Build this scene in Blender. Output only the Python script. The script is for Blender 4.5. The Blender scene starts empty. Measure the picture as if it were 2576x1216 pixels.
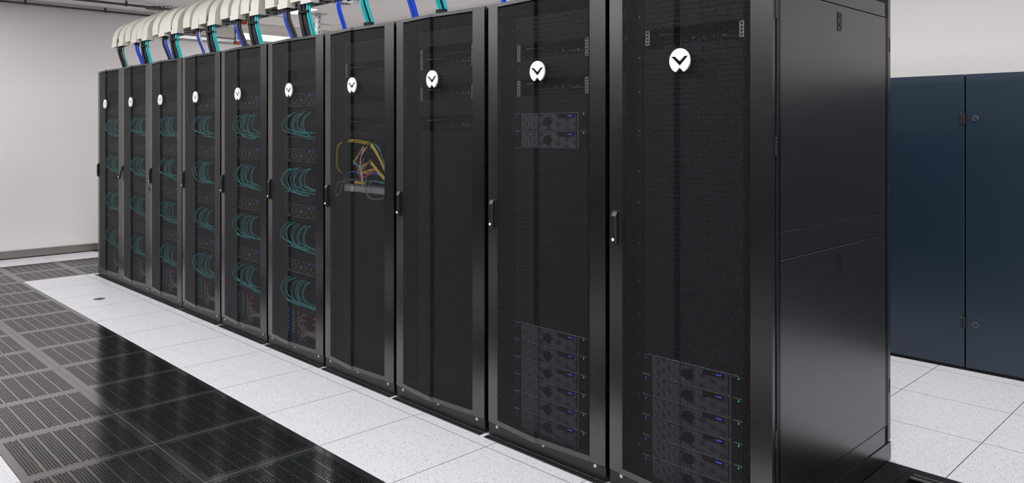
import bpy, math, random
import numpy as np
from mathutils import Vector
from mathutils.geometry import tessellate_polygon

random.seed(7)
S = bpy.context.scene
COL = S.collection
PI = math.pi

# ------------------------------------------------------------------ camera, world, exposure, lights
EYE = 1.6
F_PX, HORIZON, YAW = 1951.0, 330.0, math.radians(90 - 44.4665)
cam_d = bpy.data.cameras.new('camera')
cam = bpy.data.objects.new('camera', cam_d)
COL.objects.link(cam)
cam.location = (0, 0, EYE)
cam.rotation_euler = (PI / 2, 0, YAW)
cam_d.sensor_width = 36.0
cam_d.sensor_fit = 'HORIZONTAL'
cam_d.lens = F_PX / 2576 * 36
cam_d.shift_y = -(608 - HORIZON) / 2576
cam_d.clip_start = 0.05
cam_d.clip_end = 100
S.camera = cam

S.view_settings.view_transform = 'Standard'
S.view_settings.look = 'None'
S.view_settings.gamma = 1.0
S.view_settings.use_curve_mapping = False
S.view_settings.exposure = 0.0
S.cycles.use_denoising = True
S.cycles.max_bounces = 10
S.cycles.diffuse_bounces = 6
S.cycles.glossy_bounces = 5
S.cycles.transparent_max_bounces = 8
S.cycles.sample_clamp_indirect = 4.0
S.cycles.caustics_reflective = False
S.cycles.caustics_refractive = False

w = bpy.data.worlds.new('world')
S.world = w
w.use_nodes = True
w.node_tree.nodes['Background'].inputs[0].default_value = (0.9, 0.9, 1, 1)
w.node_tree.nodes['Background'].inputs[1].default_value = 0.3

LAMP_W = 27.5                 # watts of each ceiling light's area lamp


# ------------------------------------------------------------------ materials
def lin(c):
    return tuple(((v / 255) / 12.92 if v <= 10 else (((v / 255) + 0.055) / 1.055) ** 2.4) for v in c)


def mat(name, rgb, rough=0.5, metal=0.0, ior=1.5, bump=None, var=None, spec=0.5, coat=0.0):
    """rgb in 0-255; var=(scale, amount) mottles the colour; bump=(scale, strength)"""
    m = bpy.data.materials.new(name)
    m.use_nodes = True
    nt = m.node_tree
    b = nt.nodes['Principled BSDF']
    c = lin(rgb)
    b.inputs['Base Color'].default_value = (*c, 1)
    b.inputs['Roughness'].default_value = rough
    b.inputs['Metallic'].default_value = metal
    b.inputs['IOR'].default_value = ior
    b.inputs['Specular IOR Level'].default_value = spec
    b.inputs['Coat Weight'].default_value = coat
    if var or bump:
        tc = nt.nodes.new('ShaderNodeTexCoord')
    if var:
        n = nt.nodes.new('ShaderNodeTexNoise')
        n.inputs['Scale'].default_value = var[0]
        n.inputs['Detail'].default_value = 4
        nt.links.new(tc.outputs['Object'], n.inputs['Vector'])
        r = nt.nodes.new('ShaderNodeMapRange')
        r.inputs['To Min'].default_value = 1 - var[1]
        r.inputs['To Max'].default_value = 1 + var[1]
        nt.links.new(n.outputs['Fac'], r.inputs['Value'])
        mx = nt.nodes.new('ShaderNodeVectorMath')
        mx.operation = 'SCALE'
        mx.inputs[0].default_value = c
        nt.links.new(r.outputs[0], mx.inputs['Scale'])
        nt.links.new(mx.outputs[0], b.inputs['Base Color'])
        r2 = nt.nodes.new('ShaderNodeMapRange')
        r2.inputs['To Min'].default_value = max(0, rough - var[1] * .25)
        r2.inputs['To Max'].default_value = rough + var[1] * .25
        nt.links.new(n.outputs['Fac'], r2.inputs['Value'])
        nt.links.new(r2.outputs[0], b.inputs['Roughness'])
    if bump:
        n = nt.nodes.new('ShaderNodeTexNoise')
        n.inputs['Scale'].default_value = bump[0]
        nt.links.new(tc.outputs['Object'], n.inputs['Vector'])
        bp = nt.nodes.new('ShaderNodeBump')
        bp.inputs['Strength'].default_value = bump[1]
        bp.inputs['Distance'].default_value = 0.001
        nt.links.new(n.outputs['Fac'], bp.inputs['Height'])
        nt.links.new(bp.outputs[0], b.inputs['Normal'])
    return m


def emit(name, rgb, power):
    m = bpy.data.materials.new(name)
    m.use_nodes = True
    b = m.node_tree.nodes['Principled BSDF']
    b.inputs['Base Color'].default_value = (*lin(rgb), 1)
    b.inputs['Emission Color'].default_value = (*lin(rgb), 1)
    b.inputs['Emission Strength'].default_value = power
    return m


def speckled(name):
    m = bpy.data.materials.new(name)
    m.use_nodes = True
    nt = m.node_tree
    b = nt.nodes['Principled BSDF']
    b.inputs['Roughness'].default_value = 0.42
    geo = nt.nodes.new('ShaderNodeNewGeometry')
    out = None
    prev = None
    for k, (scale, thr, pick, squash) in enumerate(((150, 0.26, 0.42, (1, .75, 1)), (230, .25, 0.36, (.8, 1, 1)))):
        mp = nt.nodes.new('ShaderNodeMapping')
        mp.inputs['Scale'].default_value = squash
        mp.inputs['Rotation'].default_value = (0, 0, .5 + k)
        nt.links.new(geo.outputs['Position'], mp.inputs['Vector'])
        v = nt.nodes.new('ShaderNodeTexVoronoi')
        v.inputs['Scale'].default_value = scale
        nt.links.new(mp.outputs[0], v.inputs['Vector'])
        sep = nt.nodes.new('ShaderNodeSeparateColor')
        nt.links.new(v.outputs['Color'], sep.inputs[0])
        lt = nt.nodes.new('ShaderNodeMath'); lt.operation = 'LESS_THAN'
        lt.inputs[1].default_value = thr
        nt.links.new(v.outputs['Distance'], lt.inputs[0])
        pk = nt.nodes.new('ShaderNodeMath'); pk.operation = 'LESS_THAN'
        pk.inputs[1].default_value = pick
        nt.links.new(sep.outputs[0], pk.inputs[0])
        mu = nt.nodes.new('ShaderNodeMath'); mu.operation = 'MULTIPLY'
        nt.links.new(lt.outputs[0], mu.inputs[0]); nt.links.new(pk.outputs[0], mu.inputs[1])
        if prev is not None:
            ad = nt.nodes.new('ShaderNodeMath'); ad.operation = 'MAXIMUM'
            nt.links.new(prev.outputs[0], ad.inputs[0]); nt.links.new(mu.outputs[0], ad.inputs[1])
            prev = ad
        else:
            prev = mu
    mx = nt.nodes.new('ShaderNodeMix'); mx.data_type = 'RGBA'
    mx.inputs[6].default_value = (*lin((222, 221, 229)), 1)
    mx.inputs[7].default_value = (*lin((96, 94, 100)), 1)
    nt.links.new(prev.outputs[0], mx.inputs[0])
    nt.links.new(mx.outputs[2], b.inputs['Base Color'])
    return m


M = {}
M['wall'] = mat('wall_panel_white', (231, 228, 227), .55)
M['wall_gap'] = mat('wall_joint', (236, 234, 232), .4)  # lighter than the panels, painting in the bright highlight along the seams
M['ceiling'] = mat('ceiling_white', (240, 237, 234), .6)
M['ceiling_gap'] = mat('ceiling_joint', (196, 192, 186), .7)
M['steel_skirt'] = mat('brushed_skirting', (150, 144, 140), .4, .75, var=(6, .06))
M['white_tile'] = speckled('speckled_floor_laminate')
M['tile_edge'] = mat('floor_tile_edge', (66, 64, 68), .6)
M['subfloor'] = mat('subfloor_concrete', (60, 58, 56), .8, var=(4, .2))
M['perf'] = mat('perforated_black_steel', (7, 7, 9), .13, 0.0, ior=5.6, var=(7, .12))
M['worn_black'] = mat('worn_black_steel', (24, 23, 25), .55, var=(14, .35), spec=.3)
M['perf_edge'] = mat('worn_tile_edge', (150, 147, 152), .4, .3)
M['black'] = mat('rack_black_powdercoat', (12, 11, 16), .27, ior=1.98, var=(5, .1))
M['plinth'] = mat('plinth_black', (15, 14, 18), .34, ior=1.55)
M['black_side'] = mat('side_panel_black', (17, 16, 18), .28, ior=2.0, var=(3, .05))
M['mesh'] = mat('mesh_black', (29, 29, 33), .42, spec=.4)
M['inner'] = mat('rack_inner_black', (9, 9, 11), .7, spec=.12)
M['blank'] = mat('blanking_plate', (24, 23, 30), .5, spec=.15)
M['gap'] = mat('deep_black', (6, 6, 7), .8)
M['handle'] = mat('handle_plastic', (26, 26, 28), .35)
M['white_plastic'] = mat('white_gloss_plastic', (244, 242, 247), .25)
M['chrome'] = mat('zinc_bolt', (225, 226, 228), .25, .8)
M['silver'] = mat('galvanised_steel', (190, 192, 194), .42, .75, var=(30, .1))
M['silver_hole'] = mat('punched_hole_dark', (48, 48, 50), .8)
M['cream'] = mat('cream_trunking', (232, 229, 220), .45)
M['pipe'] = mat('grey_pipe', (74, 74, 82), .5)
M['blue_cab'] = mat('blue_cabinet_paint', (25, 43, 60), .32, ior=1.65, var=(2, .04))
M['lock_ring'] = mat('lock_ring', (120, 118, 122), .35, .6)
M['cab_dark'] = mat('cabinet_hardware', (40, 36, 42), .4)
M['bezel'] = mat('server_bezel', (92, 92, 102), .5, spec=.3)
M['bezel_dark'] = mat('server_dark', (11, 11, 13), .5, spec=.15)
M['chassis'] = mat('server_chassis_zinc', (165, 168, 172), .4, .3)
M['hexline'] = mat('hex_trim', (170, 170, 162), .5)
M['orange'] = mat('orange_end_cap', (230, 92, 40), .5)
M['teal'] = mat('teal_fibre', (36, 205, 212), .45)
M['teal_rack'] = mat('teal_patch', (66, 205, 212), .4)
M['cblue'] = mat('blue_cable', (22, 84, 228), .45)
M['cblack'] = mat('black_cable', (30, 29, 32), .45)
M['cbrown'] = mat('brown_black_cable', (58, 50, 54), .5)
M['cgrey'] = mat('grey_cable', (150, 150, 156), .5)
M['cwhite'] = mat('white_cable', (220, 220, 224), .5)
M['cyellow'] = mat('yellow_fibre', (250, 206, 62), .45)
M['cpink'] = mat('magenta_fibre', (206, 50, 120), .45)
M['tie'] = mat('black_velcro', (22, 22, 24), .8)
M['led_blue'] = emit('led_blue', (60, 90, 255), .7)
M['led_green'] = emit('led_green', (60, 230, 130), .7)
M['led_red'] = emit('led_red', (255, 40, 50), .35)
M['light'] = emit('light_diffuser', (252, 251, 249), 6.0)
M['light_far'] = emit('light_diffuser_far', (255, 251, 240), 1.3)
M['s_blue'] = mat('socket_blue', (70, 110, 225), .4)
M['s_teal'] = mat('socket_teal', (60, 190, 175), .4)
M['s_orange'] = mat('socket_orange', (232, 110, 70), .4)
M['red'] = mat('red_switch', (225, 60, 50), .4)
M['steel_plate'] = mat('perforated_plate_light', (200, 200, 206), .5, .2)


# ------------------------------------------------------------------ mesh helpers
class MB:
    def __init__(self):
        self.v, self.f, self.m = [], [], []

    def quad(self, pts, mi=0):
        n = len(self.v)
        self.v += [tuple(p) for p in pts]
        self.f.append(tuple(range(n, n + len(pts))))
        self.m.append(mi)

    def box(self, a, b, mi=0):
        (x0, y0, z0), (x1, y1, z1) = a, b
        n = len(self.v)
        self.v += [(x0, y0, z0), (x1, y0, z0), (x1, y1, z0), (x0, y1, z0), (x0, y0, z1), (x1, y0, z1), (x1, y1, z1), (x0, y1, z1)]
        for q in ((0, 3, 2, 1), (4, 5, 6, 7), (0, 1, 5, 4), (1, 2, 6, 5), (2, 3, 7, 6), (3, 0, 4, 7)):
            self.f.append(tuple(n + i for i in q)); self.m.append(mi)

    def cbox(self, a, b, c, mi=0, axis=1):
        """box whose face on the low side of 'axis' is chamfered by c"""
        (x0, y0, z0), (x1, y1, z1) = a, b
        n = len(self.v)
        if axis == 1:
            back = [(x0, y1, z0), (x1, y1, z0), (x1, y1, z1), (x0, y1, z1)]
            mid = [(x0, y0 + c, z0), (x1, y0 + c, z0), (x1, y0 + c, z1), (x0, y0 + c, z1)]
            fr = [(x0 + c, y0, z0 + c), (x1 - c, y0, z0 + c), (x1 - c, y0, z1 - c), (x0 + c, y0, z1 - c)]
        elif axis == 0:   # chamfer towards +x
            back = [(x0, y0, z0), (x0, y1, z0), (x0, y1, z1), (x0, y0, z1)]
            mid = [(x1 - c, y0, z0), (x1 - c, y1, z0), (x1 - c, y1, z1), (x1 - c, y0, z1)]
            fr = [(x1, y0 + c, z0 + c), (x1, y1 - c, z0 + c), (x1, y1 - c, z1 - c), (x1, y0 + c, z1 - c)]
        else:             # chamfer towards +z
            back = [(x0, y0, z0), (x1, y0, z0), (x1, y1, z0), (x0, y1, z0)]
            mid = [(x0, y0, z1 - c), (x1, y0, z1 - c), (x1, y1, z1 - c), (x0, y1, z1 - c)]
            fr = [(x0 + c, y0 + c, z1), (x1 - c, y0 + c, z1), (x1 - c, y1 - c, z1), (x0 + c, y1 - c, z1)]
        self.v += back + mid + fr
        self.f.append((n + 3, n + 2, n + 1, n)); self.m.append(mi)
        for k in range(2):
            for i in range(4):
                j = (i + 1) % 4
                self.f.append((n + 4 * k + i, n + 4 * k + j, n + 4 * k + 4 + j, n + 4 * k + 4 + i)); self.m.append(mi)
        self.f.append((n + 8, n + 9, n + 10, n + 11)); self.m.append(mi)

    def prism(self, loops, frame, d, mi=0):
        """extrude 2D polygon (outer + holes) by d; frame maps (u, v, w) to 3D"""
        tri = tessellate_polygon([[Vector((p[0], p[1], 0)) for p in l] for l in loops])
        flat = [p for l in loops for p in l]
        n = len(self.v); k = len(flat)
        self.v += [frame(p[0], p[1], 0) for p in flat] + [frame(p[0], p[1], d) for p in flat]
        for t in tri:
            self.f.append((n + t[0], n + t[1], n + t[2])); self.m.append(mi)
            self.f.append((n + k + t[2], n + k + t[1], n + k + t[0])); self.m.append(mi)
        o = 0
        for l in loops:
            for i in range(len(l)):
                j = (i + 1) % len(l)
                self.f.append((n + o + i, n + o + j, n + k + o + j, n + k + o + i)); self.m.append(mi)
            o += len(l)

    def cyl(self, c, r, d, axis=1, seg=12, mi=0, r2=None):
        """cylinder from c along +axis by d"""
        r2 = r if r2 is None else r2
        n = len(self.v)
        for k, (rr, dd) in enumerate(((r, 0), (r2, d))):
            for i in range(seg):
                a = 2 * PI * i / seg
                u, v_ = rr * math.cos(a), rr * math.sin(a)
                p = [c[0], c[1], c[2]]
                p[axis] += dd
                p[(axis + 1) % 3] += u
                p[(axis + 2) % 3] += v_
                self.v.append(tuple(p))
        for i in range(seg):
            j = (i + 1) % seg
            self.f.append((n + i, n + j, n + seg + j, n + seg + i)); self.m.append(mi)
        self.f.append(tuple(n + i for i in reversed(range(seg)))); self.m.append(mi)
        self.f.append(tuple(n + seg + i for i in range(seg))); self.m.append(mi)

    def tube(self, pts, r, seg=6, mi=0, rx=None):
        pts = [Vector(p) for p in pts]
        n = len(self.v)
        up = Vector((0.13, 0.2, 1)).normalized()
        prevn = None
        for i, p in enumerate(pts):
            t = (pts[min(i + 1, len(pts) - 1)] - pts[max(i - 1, 0)]).normalized()
            if prevn is None:
                prevn = t.cross(up)
                if prevn.length < 1e-3:
                    prevn = t.cross(Vector((1, 0, 0)))
                prevn.normalize()
            else:
                prevn = (prevn - t * prevn.dot(t)).normalized()
            bn = t.cross(prevn)
            for k in range(seg):
                a = 2 * PI * k / seg
                self.v.append(tuple(p + prevn * (r * math.cos(a)) + bn * (r * math.sin(a))))
        for i in range(len(pts) - 1):
            for k in range(seg):
                j = (k + 1) % seg
                self.f.append((n + i * seg + k, n + i * seg + j, n + (i + 1) * seg + j, n + (i + 1) * seg + k)); self.m.append(mi)
        self.f.append(tuple(n + k for k in reversed(range(seg)))); self.m.append(mi)
        e = n + (len(pts) - 1) * seg
        self.f.append(tuple(e + k for k in range(seg))); self.m.append(mi)

    def mesh(self, name, mats, smooth=False):
        me = bpy.data.meshes.new(name)
        me.from_pydata(self.v, [], self.f)
        for m in (mats if isinstance(mats, (list, tuple)) else [mats]):
            me.materials.append(M[m] if isinstance(m, str) else m)
        me.polygons.foreach_set('material_index', self.m)
        if smooth:
            me.polygons.foreach_set('use_smooth', [True] * len(self.f))
        me.update()
        return me


def spline(pts, n=6):
    """Catmull-Rom through pts"""
    P = [Vector(p) for p in pts]
    P = [P[0] * 2 - P[1]] + P + [P[-1] * 2 - P[-2]]
    out = []
    for i in range(1, len(P) - 2):
        for k in range(n):
            t = k / n
            a, b, c, d = P[i - 1], P[i], P[i + 1], P[i + 2]
            out.append(0.5 * ((2 * b) + (c - a) * t + (2 * a - 5 * b + 4 * c - d) * t * t + (3 * b - a - 3 * c + d) * t ** 3))
    out.append(P[-2])
    return out


def put(name, me, parent=None, loc=(0, 0, 0), rz=0.0, **props):
    o = bpy.data.objects.new(name, me)
    COL.objects.link(o)
    o.location = loc
    if rz:
        o.rotation_euler = (0, 0, rz)
    if parent is not None:
        o.parent = parent
    for k, v in props.items():
        o[k] = v
    return o


def thing(name, label, cat, loc=(0, 0, 0), group=None, me=None, rz=0.0):
    o = put(name, me, None, loc, rz, label=label, category=cat)
    if group:
        o['group'] = group
    return o


def boxmesh(name, a, b, m):
    mb = MB(); mb.box(a, b); return mb.mesh(name, m)


CNT = ['one', 'two', 'three', 'four', 'five', 'six', 'seven', 'eight', 'nine', 'ten', 'eleven', 'twelve', 'thirteen']
# ------------------------------------------------------------------ setting
XL, XR, YF, YB, CZ = -11.29, 3.4, -3.6, 6.9, 3.25
RZ0 = -0.55

floor = put('floor', boxmesh('floor', (XL - .1, YF - .1, RZ0 - .1), (XR + .1, YB + .1, RZ0), 'subfloor'), kind='structure')


def wall(name, plane, c, lo, hi, seams, side, z1=CZ):
    """wall core with separate sandwich panels in front of it"""
    core = MB()
    if plane == 'x':
        q = sorted((c + side * .0114, c - side * .1)); core.box((q[0], lo, RZ0), (q[1], hi, CZ + .05))
    else:
        q = sorted((c + side * .0114, c - side * .1)); core.box((lo, q[0], RZ0), (hi, q[1], CZ + .05))
    root = put(name, core.mesh(name, 'wall_gap'), kind='structure')
    edges = [lo] + seams + [hi]
    for a, b in zip(edges, edges[1:]):
        mb = MB()
        g, t = .0010, .012
        if plane == 'x':
            x0, x1 = sorted((c, c + side * t))
            mb.box((c + side * .0115 if side > 0 else x0, a + g, 0.0), (x1 if side > 0 else c + side * .0115, b - g, z1))
        else:
            y0, y1 = sorted((c, c + side * t))
            mb.box((a + g, c + side * .0115 if side > 0 else y0, 0.0), (b - g, y1 if side > 0 else c + side * .0115, z1))
        put('wall_panel', mb.mesh('wall_panel', 'wall'), root)
    return root


wall('wall_left', 'x', XL - .012, YF, YB, [3.27 + 1.15 * k for k in range(-5, 4)], 1, 3.165)
wall('wall_back', 'y', YB + .012, XL, XR, [-1.76 + 1.15 * k for k in range(-8, 5)], -1)
wall('wall_front', 'y', YF - .012, XL, XR, [-10 + 1.3 * k for k in range(0, 11)], 1)
wall('wall_right', 'x', XR + .012, YF, YB, [-3 + 1.3 * k for k in range(0, 8)], -1)

ceil = put('ceiling', boxmesh('ceiling', (XL - .1, YF - .1, CZ + .012), (XR + .1, YB + .1, CZ + .1), 'ceiling_gap'), kind='structure')
nx, ny = 13, 9
for i in range(nx):
    for j in range(ny):
        x0, x1 = XL + (XR - XL) * i / nx, XL + (XR - XL) * (i + 1) / nx
        y0, y1 = YF + (YB - YF) * j / ny, YF + (YB - YF) * (j + 1) / ny
        put('ceiling_panel', boxmesh('ceiling_panel', (x0 + .0015, y0 + .0015, CZ), (x1 - .0015, y1 - .0015, CZ + .014), 'ceiling'), ceil)

put('trim_1', boxmesh('coving', (XL, YF, 3.165), (XL + .022, YB, CZ), 'ceiling'), kind='structure')
mb = MB()
mb.box((XL, YF, .012), (XL + .014, YB, .103))
put('baseboard_left', mb.mesh('baseboard_left', 'steel_skirt'), kind='structure')
put('trim_2', boxmesh('floor_gap_strip', (XL, YF, 0), (XL + .010, YB, .012), 'gap'), kind='structure')
put('baseboard_back', boxmesh('baseboard_back', (XL, YB - .014, .012), (XR, YB, .103), 'steel_skirt'), kind='structure')

# --- raised floor tiles
TX = [-2.896 + .6 * k for k in range(-14, 12)]          # tile joints along the row
TX[0] = XL + .002
TYA = [-3.52, -2.92, -2.32, -1.72, -1.12, -.52, .08, .296, .88, 1.474, 2.06, 2.656, 3.256, 3.93, 4.507, 5.09, 5.68, 6.27, 6.88]


def tilemesh(name, sx, sy, m, th=.03):
    b = MB()
    g = .0008
    b.cbox((g, g, -th), (sx - g, sy - g, 0), .0011, 0, axis=2)
    me = b.mesh(name, [m, 'tile_edge' if m == 'white_tile' else 'perf_edge'])
    for p in me.polygons:
        if 5 <= p.index <= 8 or 1 <= p.index <= 4:
            p.material_index = 1
    return me


def perf_tile(sx, sy):
    """steel air tile: seven strips, each of five staggered rows of slots"""
    v, f, mi = [], [], []

    def quad(a, b, c, d, k=0):
        n = len(v); v.extend((a, b, c, d)); f.append((n, n + 1, n + 2, n + 3)); mi.append(k)
    g, z, dep = .0008, 0.0, -.003
    x0s, x1s = .036, sx - .036
    npx = 30
    px = (x1s - x0s) / npx
    py = .0131
    pitch = .0755 * sy / .594
    y0 = (sy - (6 * pitch + 5 * py)) / 2
    # solid bands
    c = .0016
    quad((c, c, z), (sx - c, c, z), (sx - c, y0, z), (c, y0, z))
    quad((c, y0 + 6 * pitch + 5 * py, z), (sx - c, y0 + 6 * pitch + 5 * py, z), (sx - c, sy - c, z), (c, sy - c, z))
    for s in range(7):
        ya = y0 + s * pitch
        yb = ya + 5 * py
        quad((c, ya, z), (x0s, ya, z), (x0s, yb, z), (c, yb, z))
        quad((x1s, ya, z), (sx - c, ya, z), (sx - c, yb, z), (x1s, yb, z))
        if s < 6:
            quad((c, yb, z), (sx - c, yb, z), (sx - c, ya + pitch, z), (c, ya + pitch, z))
        for r in range(5):
            yc = ya + (r + .5) * py
            off = 0 if r % 2 == 0 else .5
            n_ = npx if off == 0 else npx - 1
            if off:
                quad((x0s, yc - py / 2, z), (x0s + px / 2, yc - py / 2, z), (x0s + px / 2, yc + py / 2, z), (x0s, yc + py / 2, z))
                quad((x1s - px / 2, yc - py / 2, z), (x1s, yc - py / 2, z), (x1s, yc + py / 2, z), (x1s - px / 2, yc + py / 2, z))
            for i in range(n_):
                xc = x0s + (i + .5 + off) * px
                hx, hy = px / 2, py / 2
                rx, ry = .0058, .0060
                out = [(-hx, -hy), (0, -hy), (hx, -hy), (hx, 0), (hx, hy), (0, hy), (-hx, hy), (-hx, 0)]
                inn = [(-rx * .8, -ry * .75), (0, -ry), (rx * .8, -ry * .75), (rx, 0), (rx * .8, ry * .75), (0, ry), (-rx * .8, ry * .75), (-rx, 0)]
                n = len(v)
                v.extend([(xc + a, yc + b, z) for a, b in out])
                v.extend([(xc + a, yc + b, z) for a, b in inn])
                v.extend([(xc + a, yc + b, dep) for a, b in inn])
                for k in range(8):
                    j = (k + 1) % 8
                    f.append((n + k, n + j, n + 8 + j, n + 8 + k)); mi.append(0)
                    f.append((n + 8 + k, n + 8 + j, n + 16 + j, n + 16 + k)); mi.append(2)  # slot walls take the dull black, painting shade into the holes
    # worn edge chamfer and skirt
    A = [(g, g), (sx - g, g), (sx - g, sy - g), (g, sy - g)]
    B = [(c, c), (sx - c, c), (sx - c, sy - c), (c, sy - c)]
    for k in range(4):
        j = (k + 1) % 4
        quad((*A[k], -.0012), (*A[j], -.0012), (*B[j], z), (*B[k], z), 1)
        quad((*A[k], -.035), (*A[j], -.035), (*A[j], -.0012), (*A[k], -.0012), 1)
    me = bpy.data.meshes.new('perforated_tile')
    me.from_pydata(v, [], f)
    me.materials.append(M['perf']); me.materials.append(M['perf_edge']); me.materials.append(M['gap'])
    me.polygons.foreach_set('material_index', mi)
    return me


tile_cache = {}


def tile(kind, x0, x1, y0, y1, parent):
    sx, sy = round(x1 - x0, 3), round(y1 - y0, 3)
    key = (kind, sx, sy)
    if key not in tile_cache:
        tile_cache[key] = perf_tile(sx, sy) if kind == 'perf' else tilemesh('floor_tile', sx, sy, 'white_tile')
    return put('perforated_tile' if kind == 'perf' else 'floor_tile', tile_cache[key], parent, (x0, y0, 0))


n_perf = n_white = 0
rest = MB()
for i in range(len(TX) - 1):
    xa, xb = TX[i], TX[i + 1]
    for j in range(len(TYA) - 1):
        ya, yb = TYA[j], TYA[j + 1]
        if yb > 3.9:
            continue
        aisle = (.8 < ya < 2.0) and xa > -10.8
        cross = (-10.8 < xa < -10.05) and ya > 2.0
        if xa > -.4 or ya < .2 and not (xa < -2 and ya > -.6):
            rest.cbox((xa + .001, ya + .001, -.03), (xb - .001, yb - .001, 0), .001, 0, axis=2)
            continue
        if aisle or cross:
            tile('perf', xa, xb, ya, yb, floor); n_perf += 1
        else:
            tile('white', xa, xb, ya, yb, floor); n_white += 1
# behind the row
TXB = [XL + .002] + [-1.737 + .587 * k for k in range(-16, 9)]
for i in range(len(TXB) - 1):
    xa, xb = TXB[i], TXB[i + 1]
    for j in range(len(TYA) - 1):
        ya, yb = TYA[j], TYA[j + 1]
        if ya < 3.9:
            continue
        if -10.9 < xa < -10.1 and ya < 6.2:
            tile('perf', xa, xb, ya, yb, floor)
        elif -2.4 < xa < .7:
            tile('white', xa, xb, ya, yb, floor)
        else:
            rest.cbox((xa + .001, ya + .001, -.03), (xb - .001, yb - .001, 0), .001, 0, axis=2)
put('floor_tile', rest.mesh('floor_tiles_rest', 'white_tile'), floor, kind='stuff')

# service opening at the end of the row: remove the white tiles there, build the black steel frame
for o in list(COL.objects):
    if o.name.startswith('floor_tile') and o.parent is floor and o.get('kind') != 'stuff':
        if o.location.x > -1.5 and o.location.x < -.5 and 2.6 < o.location.y < 3.9:
            bpy.data.objects.remove(o)
op = thing('floor_opening_frame', 'black steel floor frame with cutout opening at the end of the rack row', 'floor panel', (-1.405, 2.656, 0))
mb = MB()
W_, H_ = 1.109, 1.274
mb.box((0, H_ - .055, -.03), (W_, H_, -.002))
mb.box((0, 0, -.03), (.10, H_ - .055, -.002))
mb.box((W_ - .06, 0, -.03), (W_, H_ - .055, -.002))
mb.box((.10, 0, -.03), (W_ - .06, .12, -.002))
mb.box((.10, H_ - .10, -.03), (W_ - .06, H_ - .057, -.004))
mb.box((.10, .12, -.03), (.135, H_ - .102, -.004))
put('outer_frame', mb.mesh('outer_frame', 'worn_black'), op)
mb = MB()
mb.box((.137, H_ - .108, -.006), (W_ - .06, H_ - .103, .002))
mb.box((.137, H_ - .060, -.006), (W_ - .06, H_ - .058, -.001))
put('edge_rail', mb.mesh('edge_rail', 'silver'), op)
put('pit_liner', boxmesh('pit_liner', (.136, .121, -.40), (W_ - .061, H_ - .109, -.39), 'gap'), op)

t = thing('floor_outlet_cover', 'small round grey floor outlet disc in the white tiles left of the racks', 'floor outlet', (-8.02, 2.367, 0))
mb = MB(); mb.cyl((0, 0, 0), .05, .003, 2, 20); put('cover_plate', mb.mesh('cover_plate', 'steel_skirt'), t)
mb = MB(); mb.cyl((0, 0, .003), .02, .001, 2, 16); put('cover_slot', mb.mesh('cover_slot', 'silver_hole'), t)

# --- pedestals and trays under the air tiles
ped = MB()
for x in [-2.896 + .6 * k for k in range(-6, 3)]:
    for y in (.88, 1.474, 2.06):
        ped.box((x - .012, y - .012, RZ0), (x + .012, y + .012, -.05))
        ped.box((x - .05, y - .05, -.05), (x + .05, y + .05, -.038))
put('floor_pedestal', ped.mesh('floor_pedestals', 'silver'), floor, kind='stuff')
for (y, m_, n, lab) in ((1.2, 'cyellow', 'underfloor_cable', 'yellow cable lying in the void under the black perforated tiles'),
                        (1.02, 'orange', 'underfloor_cable', 'orange cable lying in the void under the black perforated tiles')):
    mb = MB()
    mb.tube(spline([(-5.5, y, -.4), (-4.5, y + .05, -.38), (-3.6, y - .05, -.4), (-2.6, y + .04, -.4)]), .008)
    o = put(n, mb.mesh(n, m_, True), None, label=lab, category='cable')

# ------------------------------------------------------------------ ceiling equipment
lightcase = MB(); lightcase.box((-.31, -.31, -.012), (.31, .31, 0))
lightcase = lightcase.mesh('light_frame', 'ceiling')
lightdiff = boxmesh('light_diffuser', (-.285, -.285, -.016), (.285, .285, -.012), 'light')
lamp_d = bpy.data.lights.new('lamp', 'AREA')
lamp_d.shape = 'SQUARE'
lamp_d.size = .56
lamp_d.energy = LAMP_W
lamp_d.color = lin((253, 252, 250))
lamp_r = lamp_d.copy(); lamp_r.energy = LAMP_W * .8
spots = [(-9.57, 5.16)] + [(-9.57 + 1.8 * k, 5.16) for k in range(1, 7)] + [(-9.6 + 1.8 * k, 1.35) for k in range(0, 7)] + [(-9.6 + 1.8 * k, -1.6) for k in range(0, 7)]
for i, (x, y) in enumerate(spots):
    if i == 0:
        lab = 'square glowing ceiling light seen between the grey cable elbows above the fifth rack'
        g = None
    else:
        lab = 'square ceiling light over the %s' % ('rear walkway' if y > 4 else 'front aisle' if y > 0 else 'side behind the camera')
        lab += ', number %s from the left wall' % CNT[round((x + 9.6) / 1.8)]
        g = 'ceiling lights over the %s' % ('rear walkway' if y > 4 else 'front aisle' if y > 0 else 'far side')
    t = thing('ceiling_light', lab, 'ceiling light', (x, y, CZ), g)
    put('light_frame', lightcase, t); put('light_diffuser', lightdiff, t)
    lo = put('lamp', lamp_r if y > 4 else lamp_d, t, (0, 0, -.0175))

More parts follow.
